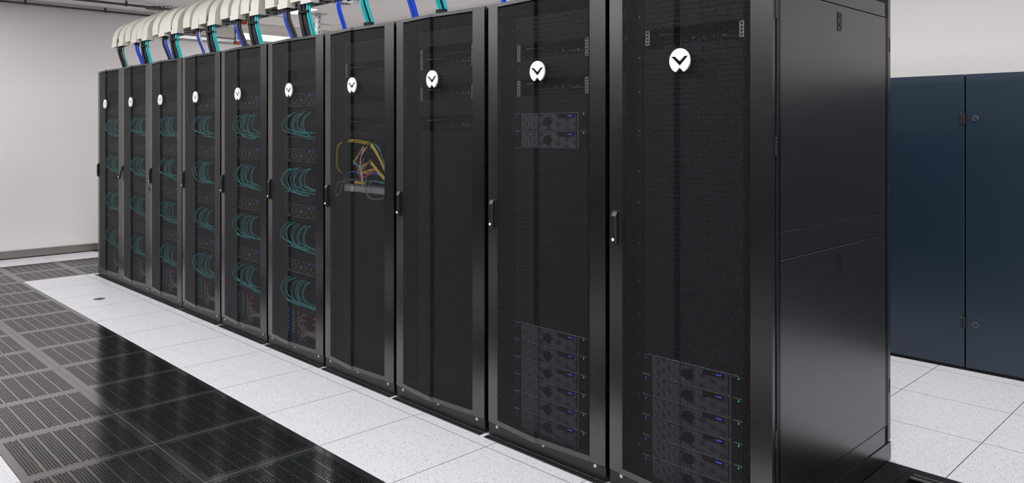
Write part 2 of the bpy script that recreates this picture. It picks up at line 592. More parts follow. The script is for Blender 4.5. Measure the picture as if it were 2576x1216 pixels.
# swirl diffusers
dp = MB(); dp.box((-.3, -.3, -.006), (.3, .3, 0)); dp = dp.mesh('diffuser_plate', 'ceiling')
dh = MB(); dh.cyl((0, 0, -.0075), .23, .0015, 2, 32); dh = dh.mesh('diffuser_void', 'silver_hole')
dv = MB()
for k in range(24):
    a = 2 * PI * k / 24
    c, s = math.cos(a), math.sin(a)
    c2, s2 = math.cos(a + .16), math.sin(a + .16)
    pts = [(c * .06, s * .06), (c * .225, s * .225), (c2 * .225, s2 * .225), (c2 * .075, s2 * .075)]
    n = len(dv.v)
    dv.v += [(pts[0][0], pts[0][1], -.008), (pts[1][0], pts[1][1], -.008), (pts[2][0], pts[2][1], -.018), (pts[3][0], pts[3][1], -.018)]
    dv.v += [(pts[0][0], pts[0][1], -.0095), (pts[1][0], pts[1][1], -.0095), (pts[2][0], pts[2][1], -.0195), (pts[3][0], pts[3][1], -.0195)]
    for q in ((0, 1, 2, 3), (7, 6, 5, 4), (0, 1, 5, 4), (1, 2, 6, 5), (2, 3, 7, 6), (3, 0, 4, 7)):
        dv.f.append(tuple(n + i for i in q)); dv.m.append(0)
dv.cyl((0, 0, -.012), .06, .005, 2, 20)
dv = dv.mesh('swirl_vanes', 'ceiling')
for x, y, lab in ((-10.7, 3.95, 'round swirl air diffuser in the ceiling above the leftmost cable elbows'),
                  (-10.75, 6.28, 'round swirl air diffuser in the ceiling behind the slotted steel post'),
                  (-8.5, 5.45, 'swirl air diffuser in the ceiling at the top picture edge right of the slotted post')):
    t = thing('air_diffuser', lab, 'air vent', (x, y, CZ), 'swirl diffusers in the ceiling')
    put('diffuser_plate', dp, t); put('diffuser_void', dh, t); put('swirl_vanes', dv, t)

# pipes under the ceiling along the left wall
for (x, z, r, lab) in ((XL + .06, 3.205, .013, 'dark grey pipe clipped along the top of the left wall'),
                       (-10.42, 3.20, .016, 'dark grey pipe hung below the ceiling, second one out from the wall')):
    t = thing('ceiling_pipe', lab, 'pipe', (x, 0, z))
    mb = MB(); mb.tube([(0, YF + .05, 0), (0, 4.45, 0)], r, 10)
    put('pipe_run', mb.mesh('pipe_run', 'pipe', True), t)
    clip = MB()
    clip.cyl((0, -.014, 0), r + .005, .028, 1, 12)
    clip.box((-.006, -.012, r), (.006, .012, CZ - z))
    clip = clip.mesh('pipe_clip', 'pipe')
    for k in range(9):
        put('pipe_clip', clip, t, (0, YF + .48 + .93 * k, 0))

# soffit duct and linear light on the left wall behind the row
put('trim_3', boxmesh('soffit_duct', (XL + .001, 4.15, 2.99), (XL + .12, 5.28, 3.09), 'ceiling_gap'), kind='structure')
t = thing('linear_light', 'long glowing strip light on the far wall seen above the rack tops', 'light', (XL, 5.3, 2.99))
put('light_housing', boxmesh('light_housing', (.001, 0, 0), (.05, 1.55, .10), 'ceiling'), t)
put('light_diffuser', boxmesh('strip_diffuser', (.05, .01, .004), (.056, 1.54, .096), 'light_far'), t)


def strut(mb, a, b, w=.041):
    """slotted galvanised channel between two points along one axis"""
    ax = max(range(3), key=lambda i: abs(b[i] - a[i]))
    lo = [min(a[i], b[i]) - (w / 2 if i != ax else 0) for i in range(3)]
    hi = [max(a[i], b[i]) + (w / 2 if i != ax else 0) for i in range(3)]
    mb.box(lo, hi, 0)
    L = hi[ax] - lo[ax]
    n = int(L / .07)
    for k in range(n):
        c = lo[ax] + (k + .5) * L / n
        for o in range(3):
            if o == ax:
                continue
            p = 3 - ax - o
            for s in (lo[o] - .0008, hi[o] - .0002):
                q0, q1 = [0, 0, 0], [0, 0, 0]
                q0[ax], q1[ax] = c - .016, c + .016
                q0[o], q1[o] = s, s + .001
                mid = (lo[p] + hi[p]) / 2
                q0[p], q1[p] = mid - .006, mid + .006
                mb.box(q0, q1, 1)


t = thing('hanger_post', 'slotted galvanised ceiling post with square top plate above the sixth rack', 'strut', (-9.7, 5.7, 0))
mb = MB(); strut(mb, (0, 0, 2.3), (0, 0, CZ - .01), .062)
put('post_channel', mb.mesh('post_channel', ['silver', 'silver_hole']), t)
put('top_plate', boxmesh('top_plate', (-.09, -.09, CZ - .012), (.09, .09, CZ), 'silver'), t)

t = thing('wall_channel', 'long galvanised channel rail fixed high along the far wall behind the row', 'strut', (XL + .09, 4.1, 2.945))
mb = MB(); mb.box((-.02, 0, -.02), (.02, 2.7, -.017)); mb.box((.017, 0, -.017), (.02, 2.7, .02)); mb.box((-.02, 0, -.017), (-.017, 2.7, .02)); mb.box((.012, 0, .018), (.022, 2.7, .022))
put('channel_rail', mb.mesh('channel_rail', 'silver'), t)
for k in range(3):
    put('wall_bracket', boxmesh('wall_bracket', (-.085, .2 + 1.1 * k, -.06), (.02, .24 + 1.1 * k, -.021), 'silver'), t)

# cable tray over the row
t = thing('cable_tray', 'galvanised overhead cable tray running above the server racks behind the elbows', 'cable tray', (-5.3, 3.42, 2.73))
mb = MB()
mb.box((-4.2, -.2, -.01), (4.2, -.192, .075)); mb.box((-4.2, .192, -.01), (4.2, .2, .075))
put('side_rail', mb.mesh('side_rails', 'silver'), t)
rung = MB(); rung.box((-.012, -.192, -.008), (.012, .192, .006)); rung = rung.mesh('rung', 'silver')
for k in range(42):
    put('rung', rung, t, (-4.1 + .2 * k, 0, 0))
mb = MB()
for k in range(14):
    y = -.17 + .025 * k
    mb.tube([(-4.1, y, .02 + .006 * (k % 3)), (0, y + .01 * (k % 2), .022), (4.1, y, .02 + .005 * (k % 2))], .009, 5)
o = thing('tray_cables', 'black cables lying side by side along the overhead tray', 'cables', (-5.3, 3.42, 2.73), me=mb.mesh('tray_cables', 'cblack', True))
o['kind'] = 'stuff'

def hanger(n, top, bottom):
    b = MB(); strut(b, (0, 0, bottom), (0, 0, top), .041)
    return b.mesh(n, ['silver', 'silver_hole'])


front_h = hanger('front_channel', 2.80, 2.60)
cross_ = MB(); strut(cross_, (0, .0, 2.665), (0, .42, 2.665), .041); cross_ = cross_.mesh('cross_channel', ['silver', 'silver_hole'])
cap = boxmesh('end_cap', (-.026, -.026, -.026), (.026, .026, .0), 'orange')
for k, (x, lab) in enumerate(((-7.78, 'slotted tray hanger with two orange end caps between the fourth and fifth racks'),
                              (-6.74, 'slotted tray hanger with orange end cap beside the teal bundle of the fifth rack'),
                              (-5.64, 'slotted tray hanger with orange end cap beside the thickest black trunk'))):
    t = thing('tray_hanger', lab, 'strut', (x, 3.19, 0), 'hangers of the overhead cable tray')
    put('front_channel', front_h, t)
    rb = 2.535 if k == 0 else 2.70
    put('rear_channel', hanger('rear_channel', CZ, rb), t, (0, .43, 0)); put('cross_channel', cross_, t, (0, .02, .035))
    put('end_cap', cap, t, (0, 0, 2.60))
    if k == 0:
        put('end_cap', cap, t, (0, .43, rb))


# --- cream cable elbows
def elbow_mesh(w_, lip):
    b = MB()
    Y0, Z0, R, dpt = 0.0, (2.60 if lip else 2.615), .238, .055
    zb = 2.565
    prof = [(Y0, zb), (Y0, Z0)]
    for k in range(1, 16):
        a = PI / 2 * k / 15
        prof.append((Y0 + R - R * math.cos(a), Z0 + R * math.sin(a)))
    prof.append((Y0 + R + .02, Z0 + R))
    inn = [(Y0 + .003, zb), (Y0 + .003, Z0)]
    for k in range(1, 16):
        a = PI / 2 * k / 15
        inn.append((Y0 + R - (R - .003) * math.cos(a), Z0 + (R - .003) * math.sin(a)))
    inn.append((Y0 + R + .02, Z0 + R - .003))
    side = [(Y0 + dpt, zb), (Y0 + dpt, Z0)]
    for k in range(1, 16):
        a = PI / 2 * k / 15
        side.append((Y0 + R - (R - dpt) * math.cos(a), Z0 + (R - dpt) * math.sin(a)))
    side.append((Y0 + R + .02, Z0 + R - dpt))
    n = len(prof)
    for i in range(n - 1):
        p, q = prof[i], prof[i + 1]
        pi_, qi = inn[i], inn[i + 1]
        ps, qs = side[i], side[i + 1]
        b.quad([(0, *p), (w_, *p), (w_, *q), (0, *q)])
        b.quad([(0.003, *pi_), (0.003, *qi), (w_ - .003, *qi), (w_ - .003, *pi_)])
        for x, xi in ((0, .003), (w_, w_ - .003)):
            b.quad([(x, *p), (x, *q), (x, *qs), (x, *ps)])
            b.quad([(xi, *pi_), (xi, *ps), (xi, *qs), (xi, *qi)])
            b.quad([(x, *ps), (x, *qs), (xi, *qs), (xi, *ps)])
    b.quad([(0, *prof[0]), (w_, *prof[0]), (w_, *inn[0]), (0, *inn[0])])
    b.quad([(0, *prof[-1]), (w_, *prof[-1]), (w_, *side[-1]), (0, *side[-1])])
    return b.mesh('elbow_cover', 'cream')


def lip_mesh(w_):
    b = MB()
    e = .006
    z0, z1 = 2.535, 2.575
    b.box((-e, -e, z0), (w_ + e, .001, z1)); b.box((-e, .001, z0), (-.0005, .062, z1)); b.box((w_ + .0005, .001, z0), (w_ + e, .062, z1))
    b.box((-e, .056, z0), (w_ + e, .062, z1))
    return b.mesh('elbow_collar', 'cream')


EL = elbow_mesh(.140, True); EN = elbow_mesh(.150, False); LP = lip_mesh(.140)
lips = [-9.155, -8.75, -8.43, -7.965, -7.64, -7.16, -6.805, -6.35, -5.99, -5.52, -5.17, -4.70, -4.36, -3.89, -3.55, -3.08, -2.74, -2.27, -1.93]
plain = [-8.95, -8.59, -8.15, -7.82, -7.37, -7.01, -6.56, -6.17, -5.74, -5.34, -4.93, -4.53, -4.12, -3.72]
left_end = [-9.365]
for xs, kind in ((lips, 1), (plain, 0), (left_end, 1)):
    for i, x in enumerate(xs):
        seen = x < -5.1
        if kind == 1 and x in lips:
            lab = ('cream cable elbow with a collar, number %s of the collared ones from the left' %
                   ['one', 'two', 'three', 'four', 'five', 'six', 'seven', 'eight', 'nine', 'ten', 'eleven'][i]) if i < 11 else 'cream collared cable elbow above the near racks, number %s past the picture top' % CNT[i - 11]
        elif kind == 0:
            lab = ('plain cream trunking elbow without collar, %s from the left' %
                   ['first', 'second', 'third', 'fourth', 'fifth', 'sixth', 'seventh', 'eighth', 'ninth', 'tenth'][i]) if i < 10 else 'plain cream cable elbow above the near racks, number %s past the picture top' % CNT[i - 10]
        else:
            lab = 'bright cream trunking elbow at the far left end of the overhead cable run'
        t = thing('trunking_elbow', lab, 'cable trunking', (x, 2.9, 0), 'cream elbows above the racks')
        put('elbow_cover', EL if kind else EN, t)
        if kind:
            put('elbow_collar', LP, t)

# ------------------------------------------------------------------ server racks
RY = 2.767
RX = [-9.415, -8.63, -7.845, -7.045, -6.236, -5.428, -4.62, -3.811, -2.998, -2.192]
RW, RT, RB = .785, 2.262, .0735
RD = 1.185
YEQ = 2.82 - RY                      # plane of the equipment fronts
UB, UH = .085, .0446
DOOR = [(0.0, 0.0), (.078, -.0075), (.370, -.036), (.392, -.027), (.697, -.0065), (RW, 0.0)]
cum = [0]
for a, b in zip(DOOR, DOOR[1:]):
    cum.append(cum[-1] + math.dist(a, b))


def door_at(s):
    s = np.asarray(s, float)
    return np.interp(s, cum, [p[0] for p in DOOR]), np.interp(s, cum, [p[1] for p in DOOR])


def hexgrid(u0, u1, v0, v1, pitch, hole, depth, mapping, name, m, skip=None):
    """sheet with hexagonal holes: cells laid out in (u, v); mapping(u, v) -> x, y and w offset direction -y"""
    R = pitch / math.sqrt(3)
    cols = int((u1 - u0 - 2 * R) / (1.5 * R)) + 1
    rows = int((v1 - v0) / pitch)
    cu, cv = [], []
    for c in range(cols):
        for r in range(rows if c % 2 == 0 else rows - 1):
            u = u0 + R + c * 1.5 * R
            v = v0 + pitch / 2 + r * pitch + (pitch / 2 if c % 2 else 0)
            if skip and skip(u, v):
                continue
            cu.append(u); cv.append(v)
    cu, cv = np.array(cu), np.array(cv)
    N = len(cu)
    ang = np.arange(6) * PI / 3
    ou = cu[:, None] + R * np.cos(ang); ov = cv[:, None] + R * np.sin(ang)
    iu = cu[:, None] + hole * np.cos(ang); iv = cv[:, None] + hole * np.sin(ang)
    V = np.zeros((N, 18, 3))
    for k, (uu, vv, d) in enumerate(((ou, ov, 0), (iu, iv, 0), (iu, iv, depth))):
        x, y = mapping(uu)
        V[:, 6 * k:6 * k + 6, 0] = x
        V[:, 6 * k:6 * k + 6, 1] = y + d
        V[:, 6 * k:6 * k + 6, 2] = vv
    base = []
    for k in range(6):
        j = (k + 1) % 6
        base.append((k, j, 6 + j, 6 + k))
        base.append((6 + k, 6 + j, 12 + j, 12 + k))
    base = np.array(base)
    F = (base[None] + (np.arange(N) * 18)[:, None, None]).reshape(-1, 4)
    me = bpy.data.meshes.new(name)
    me.vertices.add(N * 18); me.vertices.foreach_set('co', V.reshape(-1))
    nf = len(F)
    me.loops.add(nf * 4); me.loops.foreach_set('vertex_index', F.reshape(-1).astype(np.int32))
    me.polygons.add(nf)
    me.polygons.foreach_set('loop_start', np.arange(0, nf * 4, 4, dtype=np.int32))
    me.polygons.foreach_set('loop_total', np.full(nf, 4, dtype=np.int32))
    me.update(calc_edges=True)
    me.materials.append(M[m])
    return me


PERF = [hexgrid(cum[1], cum[2] + .001, .099, 2.245, .0073, .00345, .0011, door_at, 'perforated_panel', 'mesh'),
        hexgrid(cum[2] + .001, cum[3], .099, 2.245, .0073, .00405, .0008, door_at, 'perforated_fold', 'mesh'),  # wider holes, so the fold's darker reflection is put into its shape
        hexgrid(cum[3], cum[4] + .002, .099, 2.245, .0073, .00345, .0011, door_at, 'perforated_panel', 'mesh')]

# door sheet: side margins, top and bottom bands following the bow
mb = MB()
T = .022
for a, b, sg in ((DOOR[0], DOOR[1], 1), (DOOR[4], DOOR[5], -1)):
    xa, xb = a[0] + (.0015 if sg > 0 else -.001), b[0] + (.001 if sg > 0 else -.0015)
    mb.prism([[(xa, a[1]), (xb, b[1]), (xb, T), (xa, T)]], lambda u, v, w_: (u, v, RB + .0015 + w_), RT - RB - .003)
    if sg > 0:
        mb.box((xa - .0006, a[1] + .0012, RB + .0015), (xa, T, RT - .0015))
for (z0, z1) in ((RB + .0015, .101), (2.243, RT - .0015)):
    for a, b in zip(DOOR[1:4], DOOR[2:5]):
        n = len(mb.v)
        for (px_, py_) in (a, b):
            for (dy, zz) in ((-.0006, z0), (-.0006, z1), (T, z1), (T, z0)):
                mb.v.append((px_, py_ + dy if dy < 0 else T, zz))
        for k in range(4):
            j = (k + 1) % 4
            mb.f.append((n + k, n + j, n + 4 + j, n + 4 + k)); mb.m.append(0)
DOORM = mb.mesh('door_sheet', 'black')
mb = MB(); mb.box((.3915, -.0285, .101), (.3932, -.026, 2.243)); FOLDE = mb.mesh('fold_edge', 'mesh')

# handle
mb = MB()
mb.cbox((.028, -.008, 1.088), (.070, .004, 1.245), .003, 0, axis=1)
HBASE = mb.mesh('handle_base', 'handle')
mb = MB()      # lever, origin at its upper pivot
mb.cbox((-.013, -.016, -.122), (.013, .0, .0), .005, 0, axis=1)
mb.prism([[(-.008, 0), (.008, 0), (.008, .02), (.002, .02)]], lambda u, v, w_: (-.013 + w_, u - .008, v), .026)
LEVER = mb.mesh('door_handle', 'handle')
mb = MB(); mb.cyl((-.003, -.0185, -.104), .0072, .004, 1, 14); LOCK = mb.mesh('lock_cylinder', 'white_plastic')

# emblem: white disc, V cut-out and notch
outer = []
a0 = math.radians(-113)
for k in range(41):
    a = a0 - (math.radians(314)) * k / 40
    outer.append((math.cos(a), math.sin(a)))
outer.append((0, -.56))
outer = list(reversed(outer))
hole = [(-.84, .35), (-.45, .35), (0, -.03), (.45, .35), (.84, .35), (0, -.45)]
mb = MB()
mb.prism([[(x * .049, y * .0505) for x, y in outer], [(x * .049, y * .0505) for x, y in hole]],
         lambda u, v, w_: (.406 + u, -.046 - w_, 1.889 + v), .008)
EMBLEM = mb.mesh('emblem', 'white_plastic')
mb = MB(); mb.box((.392, -.046, 1.90), (.404, -.030, 1.925)); STANDOFF = mb.mesh('emblem_mount', 'inner')

bolt = MB()
bolt.cyl((0, -.0015, 0), .0085, .0015, 1, 14); bolt.cyl((0, -.0065, 0), .0058, .005, 1, 6)
BOLT = bolt.mesh('bolt', 'chrome')

PLINTH = MB()
PLINTH.box((.001, .004, .004), (RW - .001, .007, RB - .003))
PLINTH.box((.001, .007, .004), (.004, RD, RB - .003))
PLINTH.box((RW - .004, .007, .004), (RW - .001, RD, RB - .003))
PLINTH.box((.004, RD - .003, .004), (RW - .004, RD, RB - .0015))
PLINTH = PLINTH.mesh('plinth', 'plinth')
PLINTHR = MB(); PLINTHR.cbox((RW - .004, .004, .004), (RW + .004, RD + .012, .088), .001, 0, axis=0)
PLINTHR = PLINTHR.mesh('plinth_end_plate', 'black_side')
fl = MB(); fl.cbox((.003, -.036, 0), (RW - .003, .0, .004), .001, 0, axis=2)
FLANGE = fl.mesh('floor_flange', 'handle')

# carcass
fr = MB()
for x in (.0, RW - .03):
    fr.box((x, .034, RB), (x + .03, .065, RT - .006))
    fr.box((x, RD - .05, RB), (x + .03, RD - .015, RT - .006))
fr.box((.0, .034, RT - .045), (RW, RD - .015, RT - .006))
fr.box((.0, .034, RB), (RW, RD - .015, RB + .012))
fr.box((.03, .034, RB + .012), (RW - .03, .05, .083))
FRAME = fr.mesh('frame', 'inner')
BACK = boxmesh('rear_door', (.002, RD - .014, RB), (RW - .002, RD, RT - .004), 'black')
SIDE = boxmesh('side_panel', (.0, .066, RB + .013), (.0025, RD - .052, RT - .047), 'inner')
# mounting rails with square holes
rail = MB()
rail.box((-.012, 0, .083), (.012, .003, 2.21)); rail.box((-.012, .003, .083), (-.009, .06, 2.21))
for k in range(141):
    z = .092 + .01487 * k
    rail.box((-.0045, -.0004, z - .0045), (.0045, .0002, z + .0045), 1)
RAIL = rail.mesh('mounting_rail', ['inner', 'gap'])
baf = MB()
baf.box((.032, YEQ + .018, .083), (.135, YEQ + .021, 2.21)); BAFL = baf.mesh('side_baffle', 'inner')
baf = MB(); baf.box((RW - .135, YEQ + .018, .083), (RW - .032, YEQ + .021, 2.21)); BAFR = baf.mesh('side_baffle', 'inner')
sc = MB(); sc.cyl((0, -.003, 0), .0042, .003, 1, 8); SCREW = sc.mesh('rail_screw', 'chrome')
br = MB()
br.box((-.011, -.004, -.048), (.011, -.002, .048), 0)
for k in range(6):
    br.box((-.005, -.0045, -.042 + .015 * k), (.005, -.0038, -.034 + .015 * k), 1)
BRACKET = br.mesh('rail_bracket', ['chassis', 'gap'])

# 1U blanking plate: two ribs with a groove between
bl = MB()
e = .0007
bl.cbox((-.2413, 0, e), (.2413, .014, .0215), .0015, 0, axis=1)
bl.cbox((-.2413, 0, .0235), (.2413, .014, UH - e), .0015, 0, axis=1)
bl.box((-.238, .006, .0215), (.238, .014, .0235))
BLANK = bl.mesh('blanking_panel', 'blank')

# handle for side panel latch
la = MB()
la.prism([[(-.019, -.041), (.019, -.041), (.019, .041), (-.019, .041)], [(-.015, -.037), (-.015, .037), (.015, .037), (.015, -.037)]], lambda u, v, w_: (w_, u, v), .0025)
la.box((0, -.015, -.037), (.001, .015, .037))
la.cyl((.001, .001, -.012), .0085, .003, 0, 16)
la.box((.001, -.007, .014), (.0028, .007, .03))
la.cyl((.004, .001, -.012), .003, .0006, 0, 8, 1)
LATCH = la.mesh('panel_latch', ['handle', 'gap'])


def ordl(i):
    return ['leftmost', 'second from the left', 'third from the left', 'fourth from the left', 'fifth from the left',
            'sixth from the left', 'seventh from the left', 'eighth from the left', 'ninth from the left', 'tenth and nearest'][i]


rack_desc = [
    'black server rack, leftmost and farthest, teal cable loops behind mesh',
    'black server rack, second from the left, handle swung open, teal loops inside',
    'black server rack, third from the left, key hanging below its handle',
    'black server rack, fourth from the left, before the first wide gap',
    'black server rack, fifth from the left, just after the wide gap',
    'black server rack, sixth from the left, last one with teal loops inside',
    'black server rack, seventh from the left, yellow and magenta cables behind mesh',
    'black server rack, eighth from the left, mostly blanking panels behind mesh',
    'black server rack, ninth from the left, two servers up high and six low',
    'black server rack nearest the camera, its side panel showing at right']

Cx = RW / 2
plan = {}
for i in range(6):
    plan[i] = {'blank': [0, 5] + [u for b in (6, 15, 24, 33) for u in () ] + [14 - 1 + 0 for _ in ()]}
blank_sets = []
for i in range(10):
    if i < 6:
        used = set()
        for top in (40, 31, 22, 13):
            used |= set(range(top - 7, top))
        used |= {1, 2, 3, 4, 42, 43}
    elif i == 6:
        used = {25, 26, 34, 35, 38, 42, 43} | set(range(27, 33))
    elif i == 7:
        used = {34, 35, 38, 39, 42, 43, 44}
    elif i == 8:
        used = set(range(0, 12)) | set(range(32, 36)) | {38, 39, 42, 43}
    else:
        used = set(range(0, 12)) | {42, 43}
    blank_sets.append([u for u in range(47) if u not in used])

racks = []
for i, x0 in enumerate(RX):
    r = thing('server_rack', rack_desc[i], 'server rack', (x0, RY, 0), 'server racks in the row')
    racks.append(r)
    put('frame', FRAME, r); put('rear_door', BACK, r); put('plinth', PLINTH, r)
    put('floor_flange', FLANGE, r)
    put('side_panel', SIDE, r); 
    if i < 9:
        put('side_panel', SIDE, r, (RW - .0025, 0, 0))
    d = put('front_door', DOORM, r)
    put('perforated_panel', PERF[0], d); put('perforated_fold', PERF[1], d); put('fold_edge', FOLDE, d); put('perforated_panel', PERF[2], d); put('emblem', EMBLEM, d); put('emblem_mount', STANDOFF, d)
    put('handle_base', HBASE, d)
    for nm_, me_ in (('door_handle', LEVER), ('lock_cylinder', LOCK)):
        hl = put(nm_, me_, d, (.043, -.008, 1.220))
        if i == 1:
            hl.rotation_euler = (-.24, 0, 0)
    for bx in (.066, .395, .722):
        put('bolt', BOLT, r, (bx, .004, .0605))
    put('mounting_rail', RAIL, r, (Cx - .236, YEQ + .015, 0)); put('mounting_rail', RAIL, r, (Cx + .236, YEQ + .015, 0))
    put('side_baffle', BAFL, r); put('side_baffle', BAFR, r)
    for u in blank_sets[i]:
        put('blanking_panel', BLANK, r, (Cx, YEQ, UB + UH * u))
    for z in (.2, .42, .6, .78, .93, 1.1, 1.28, 1.42, 1.6, 1.777, 1.928, 2.109):
        put('rail_screw', SCREW, r, (.116, YEQ + .018, z + .006 * (i % 3)))
    for z in (() if i < 6 else (2.03, 1.93) if i < 9 else (2.025,)):
        put('rail_bracket', BRACKET, r, (.166, YEQ + .012, z)); put('rail_bracket', BRACKET, r, (.622, YEQ + .012, z))
    if i in (7, 8):
        put('rail_bracket', BRACKET, r, (.166, YEQ + .012, 1.81)); put('rail_bracket', BRACKET, r, (.622, YEQ + .012, 1.81))

# the near rack's detailed right side
r = racks[9]
sd = MB()
X0, X1 = RW - .006, RW
sd.cbox((X0 - .02, .045, 1.212), (X1, 1.165, 2.1465), .0012, 0, axis=0)
put('side_panel', sd.mesh('side_panel_upper', 'black_side'), r, label='upper side panel')
sd = MB(); sd.cbox((X0 - .02, .045, .175), (X1, 1.165, 1.100), .0012, 0, axis=0)
put('side_panel', sd.mesh('side_panel_lower', 'black_side'), r, label='lower side panel')
sd = MB(); sd.cbox((X0 - .02, .045, 1.103), (X1 - .0008, 1.165, 1.209), .0008, 0, axis=0)
put('side_band', sd.mesh('side_band', 'black_side'), r)
sd = MB(); sd.cbox((X0 - .02, .045, 2.150), (X1 - .0008, 1.165, 2.258), .0008, 0, axis=0)
put('side_band', sd.mesh('side_band', 'black_side'), r)
sd = MB(); sd.cbox((X0 - .02, .045, .0735), (X1 - .0008, 1.165, .172), .0008, 0, axis=0)
put('side_band', sd.mesh('side_band', 'black_side'), r)
sd = MB(); sd.cbox((X0 - .02, .0335, .0735), (X1 + .0006, .0435, 2.258), .001, 0, axis=0)
put('corner_post', sd.mesh('corner_post', 'handle'), r)
sd = MB(); sd.cbox((X0 - .02, 1.167, .0735), (X1 + .0006, 1.184, 2.258), .001, 0, axis=0)
sd.cbox((X0 - .02, 1.187, .095), (X1 - .002, 1.207, 2.250), .001, 0, axis=0)
put('corner_post', sd.mesh('corner_post', 'black'), r)
put('plinth_end_plate', PLINTHR, r)
put('panel_latch', LATCH, r, (X1, .605, 2.075)); put('panel_latch', LATCH, r, (X1, .605, 1.032))
hg = MB(); hg.cbox((X1 - .012, .022, -.035), (X1 + .003, .034, .035), .003, 0, axis=0); hg = hg.mesh('door_hinge', 'handle')
put('door_hinge', hg, r, (0, 0, 2.066)); put('door_hinge', hg, r, (0, 0, 1.541)); put('door_hinge', hg, r, (0, 0, .42))
put('door_hinge', hg, r, (0, 1.16, 2.02)); put('door_hinge', hg, r, (0, 1.16, .36))

# the facing row across the aisle, outside the picture, that darkens the reflections in the near doors
OB = MB(); OB.cbox((.002, -1.1, .0735), (RW - .002, -.026, RT), .002, 0, axis=2); OB.box((.004, -1.1, 0), (RW - .004, -.01, .072)); OB = OB.mesh('cabinet_body', 'inner')
OD = MB(); OD.box((.002, -.022, .0755), (RW - .002, 0, RT - .002)); OD = OD.mesh('closed_door', 'black')
for i in range(13):
    t = thing('server_rack', 'black server rack in the facing row outside the picture, number %s from the left' % CNT[i], 'server rack', (-11.0 + .81 * i, -.72, 0), 'racks of the facing row')
    put('cabinet_body', OB, t); d = put('closed_door', OD, t)
    put('door_handle', boxmesh('door_handle', (.03, .0, 1.09), (.07, .02, 1.24), 'handle'), d)

# ------------------------------------------------------------------ small servers (racks 9 and 10)
BZ = hexgrid(-.184, .184, .004, .0852, .0090, .0036, .002, lambda u: (u, np.zeros_like(u)), 'bezel_mesh', 'bezel',
             skip=lambda u, v: ((abs(u + .012) < .034 - abs(v - .045) * .75) and abs(v - .045) < .024) or (.062 < u < .162 and v > .060))
cb = MB()
cb.box((-.219, .012, .001), (.219, .70, .0875), 0)
cb.box((-.219, .0, .0868), (.219, .012, .0878), 1)
CHAS = cb.mesh('chassis', ['bezel_dark', 'chassis'])
bz = MB()
bz.box((-.190, -.002, .0025), (-.184, .010, .0860)); bz.box((.184, -.002, .0025), (.190, .010, .0860))
bz.box((-.184, 0, .0025), (.184, .010, .0042)); bz.box((-.184, 0, .0848), (.184, .010, .0860))
bz.prism([[(.062, .0855), (.162, .0855), (.162, .060), (.072, .060), (.062, .068)]], lambda u, v, w_: (u, .002 + w_, v), .006, 1)
bz.prism([[(-.046, .045), (-.028, .022), (.004, .022), (.022, .045), (.004, .068), (-.028, .068)]], lambda u, v, w_: (u, .0005 + w_, v), .006, 1)
BZF = bz.mesh('bezel', ['bezel', 'bezel_dark'])
EARS = []
for sg in (-1, 1):
    ear = MB()
    ear.box((min(sg * .2413, sg * .192), -.002, .001), (max(sg * .2413, sg * .192), .012, .0872), 0)
    for za, zb_ in ((.0862, .0872), (.001, .002)):
        ear.box((min(sg * .2413, sg * .205), -.004, za), (max(sg * .2413, sg * .205), -.002, zb_), 1)
    EARS.append(ear.mesh('rack_ear', ['bezel_dark', 'chassis']))
ld = MB(); ld.box((-.226, -.0035, .066), (-.2235, -.002, .078)); LEDB = ld.mesh('status_light', 'led_blue')
ld = MB(); ld.box((.222, -.0035, .076), (.226, -.002, .083)); LEDG = ld.mesh('power_button', 'led_green')
ld = MB()
for k, (a, h) in enumerate(((0, .005), (.007, .004), (.012, .005), (.017, .004), (.022, .005))):
    ld.box((.120 + a, .0005, .070), (.1245 + a, .002, .070 + h))
DISP = ld.mesh('status_display', 'led_blue')


def two_u_server(ri, u, lab, grp):
    t = thing('rack_server', lab, 'server', (RX[ri] + Cx, RY + YEQ - .004, UB + UH * u), grp)
    put('chassis', CHAS, t)
    b = put('bezel', BZF, t)
    put('bezel_mesh', BZ, b); put('status_display', DISP, b)
    put('status_light', LEDB, put('rack_ear', EARS[0], t)); put('power_button', LEDG, put('rack_ear', EARS[1], t))


low = ['topmost', 'second from the top', 'third from the top', 'fourth from the top', 'fifth from the top', 'lowest']
for ri, nm in ((9, 'nearest rack'), (8, 'ninth rack')):
    for k in range(6):
        two_u_server(ri, 10 - 2 * k, 'mesh-fronted server, %s of the low stack in the %s' % (low[k], nm), 'low servers in the %s' % nm)
two_u_server(8, 34, 'mesh-fronted server, upper of the high pair in the ninth rack', 'high server pair in the ninth rack')
two_u_server(8, 32, 'mesh-fronted server, lower of the high pair in the ninth rack', 'high server pair in the ninth rack')

# ------------------------------------------------------------------ big servers with honeycomb bezels (racks 1-6)
H7 = UH * 7
cb = MB(); cb.box((-.219, .03, .002), (.219, .70, H7 - .001), 0)
cb.box((-.2413, 0, H7 - .0022), (.2413, .03, H7 - .0008), 1)
cb.box((-.2413, .0, .0), (.2413, .03, .0016), 1)
BCH = cb.mesh('chassis', ['bezel_dark', 'chassis'])
zc = H7 - UH
bb = MB()
bb.box((-.219, .010, H7 - 2 * UH + .002), (.219, .03, H7 - .003), 0)
bb.box((-.219, .004, H7 - 2 * UH), (.219, .03, H7 - 2 * UH + .0016), 1)
for k in range(6):
    cx_ = -.178 + .068 * k
    cz_ = zc + (.004 if k % 2 else -.004)
    pts = []
    for q in range(7):
        a = PI / 3 * q
        pts.append((cx_ + .026 * math.cos(a), .006, cz_ + .033 * math.sin(a)))
    for p, q in zip(pts, pts[1:]):
        bb.tube([p, q], .0014, 4, 1)
    if k < 5:
        bb.tube([(cx_ + .026, .006, cz_), (cx_ + .042, .006, zc + (-.004 if k % 2 else .004))], .0014, 4, 1)
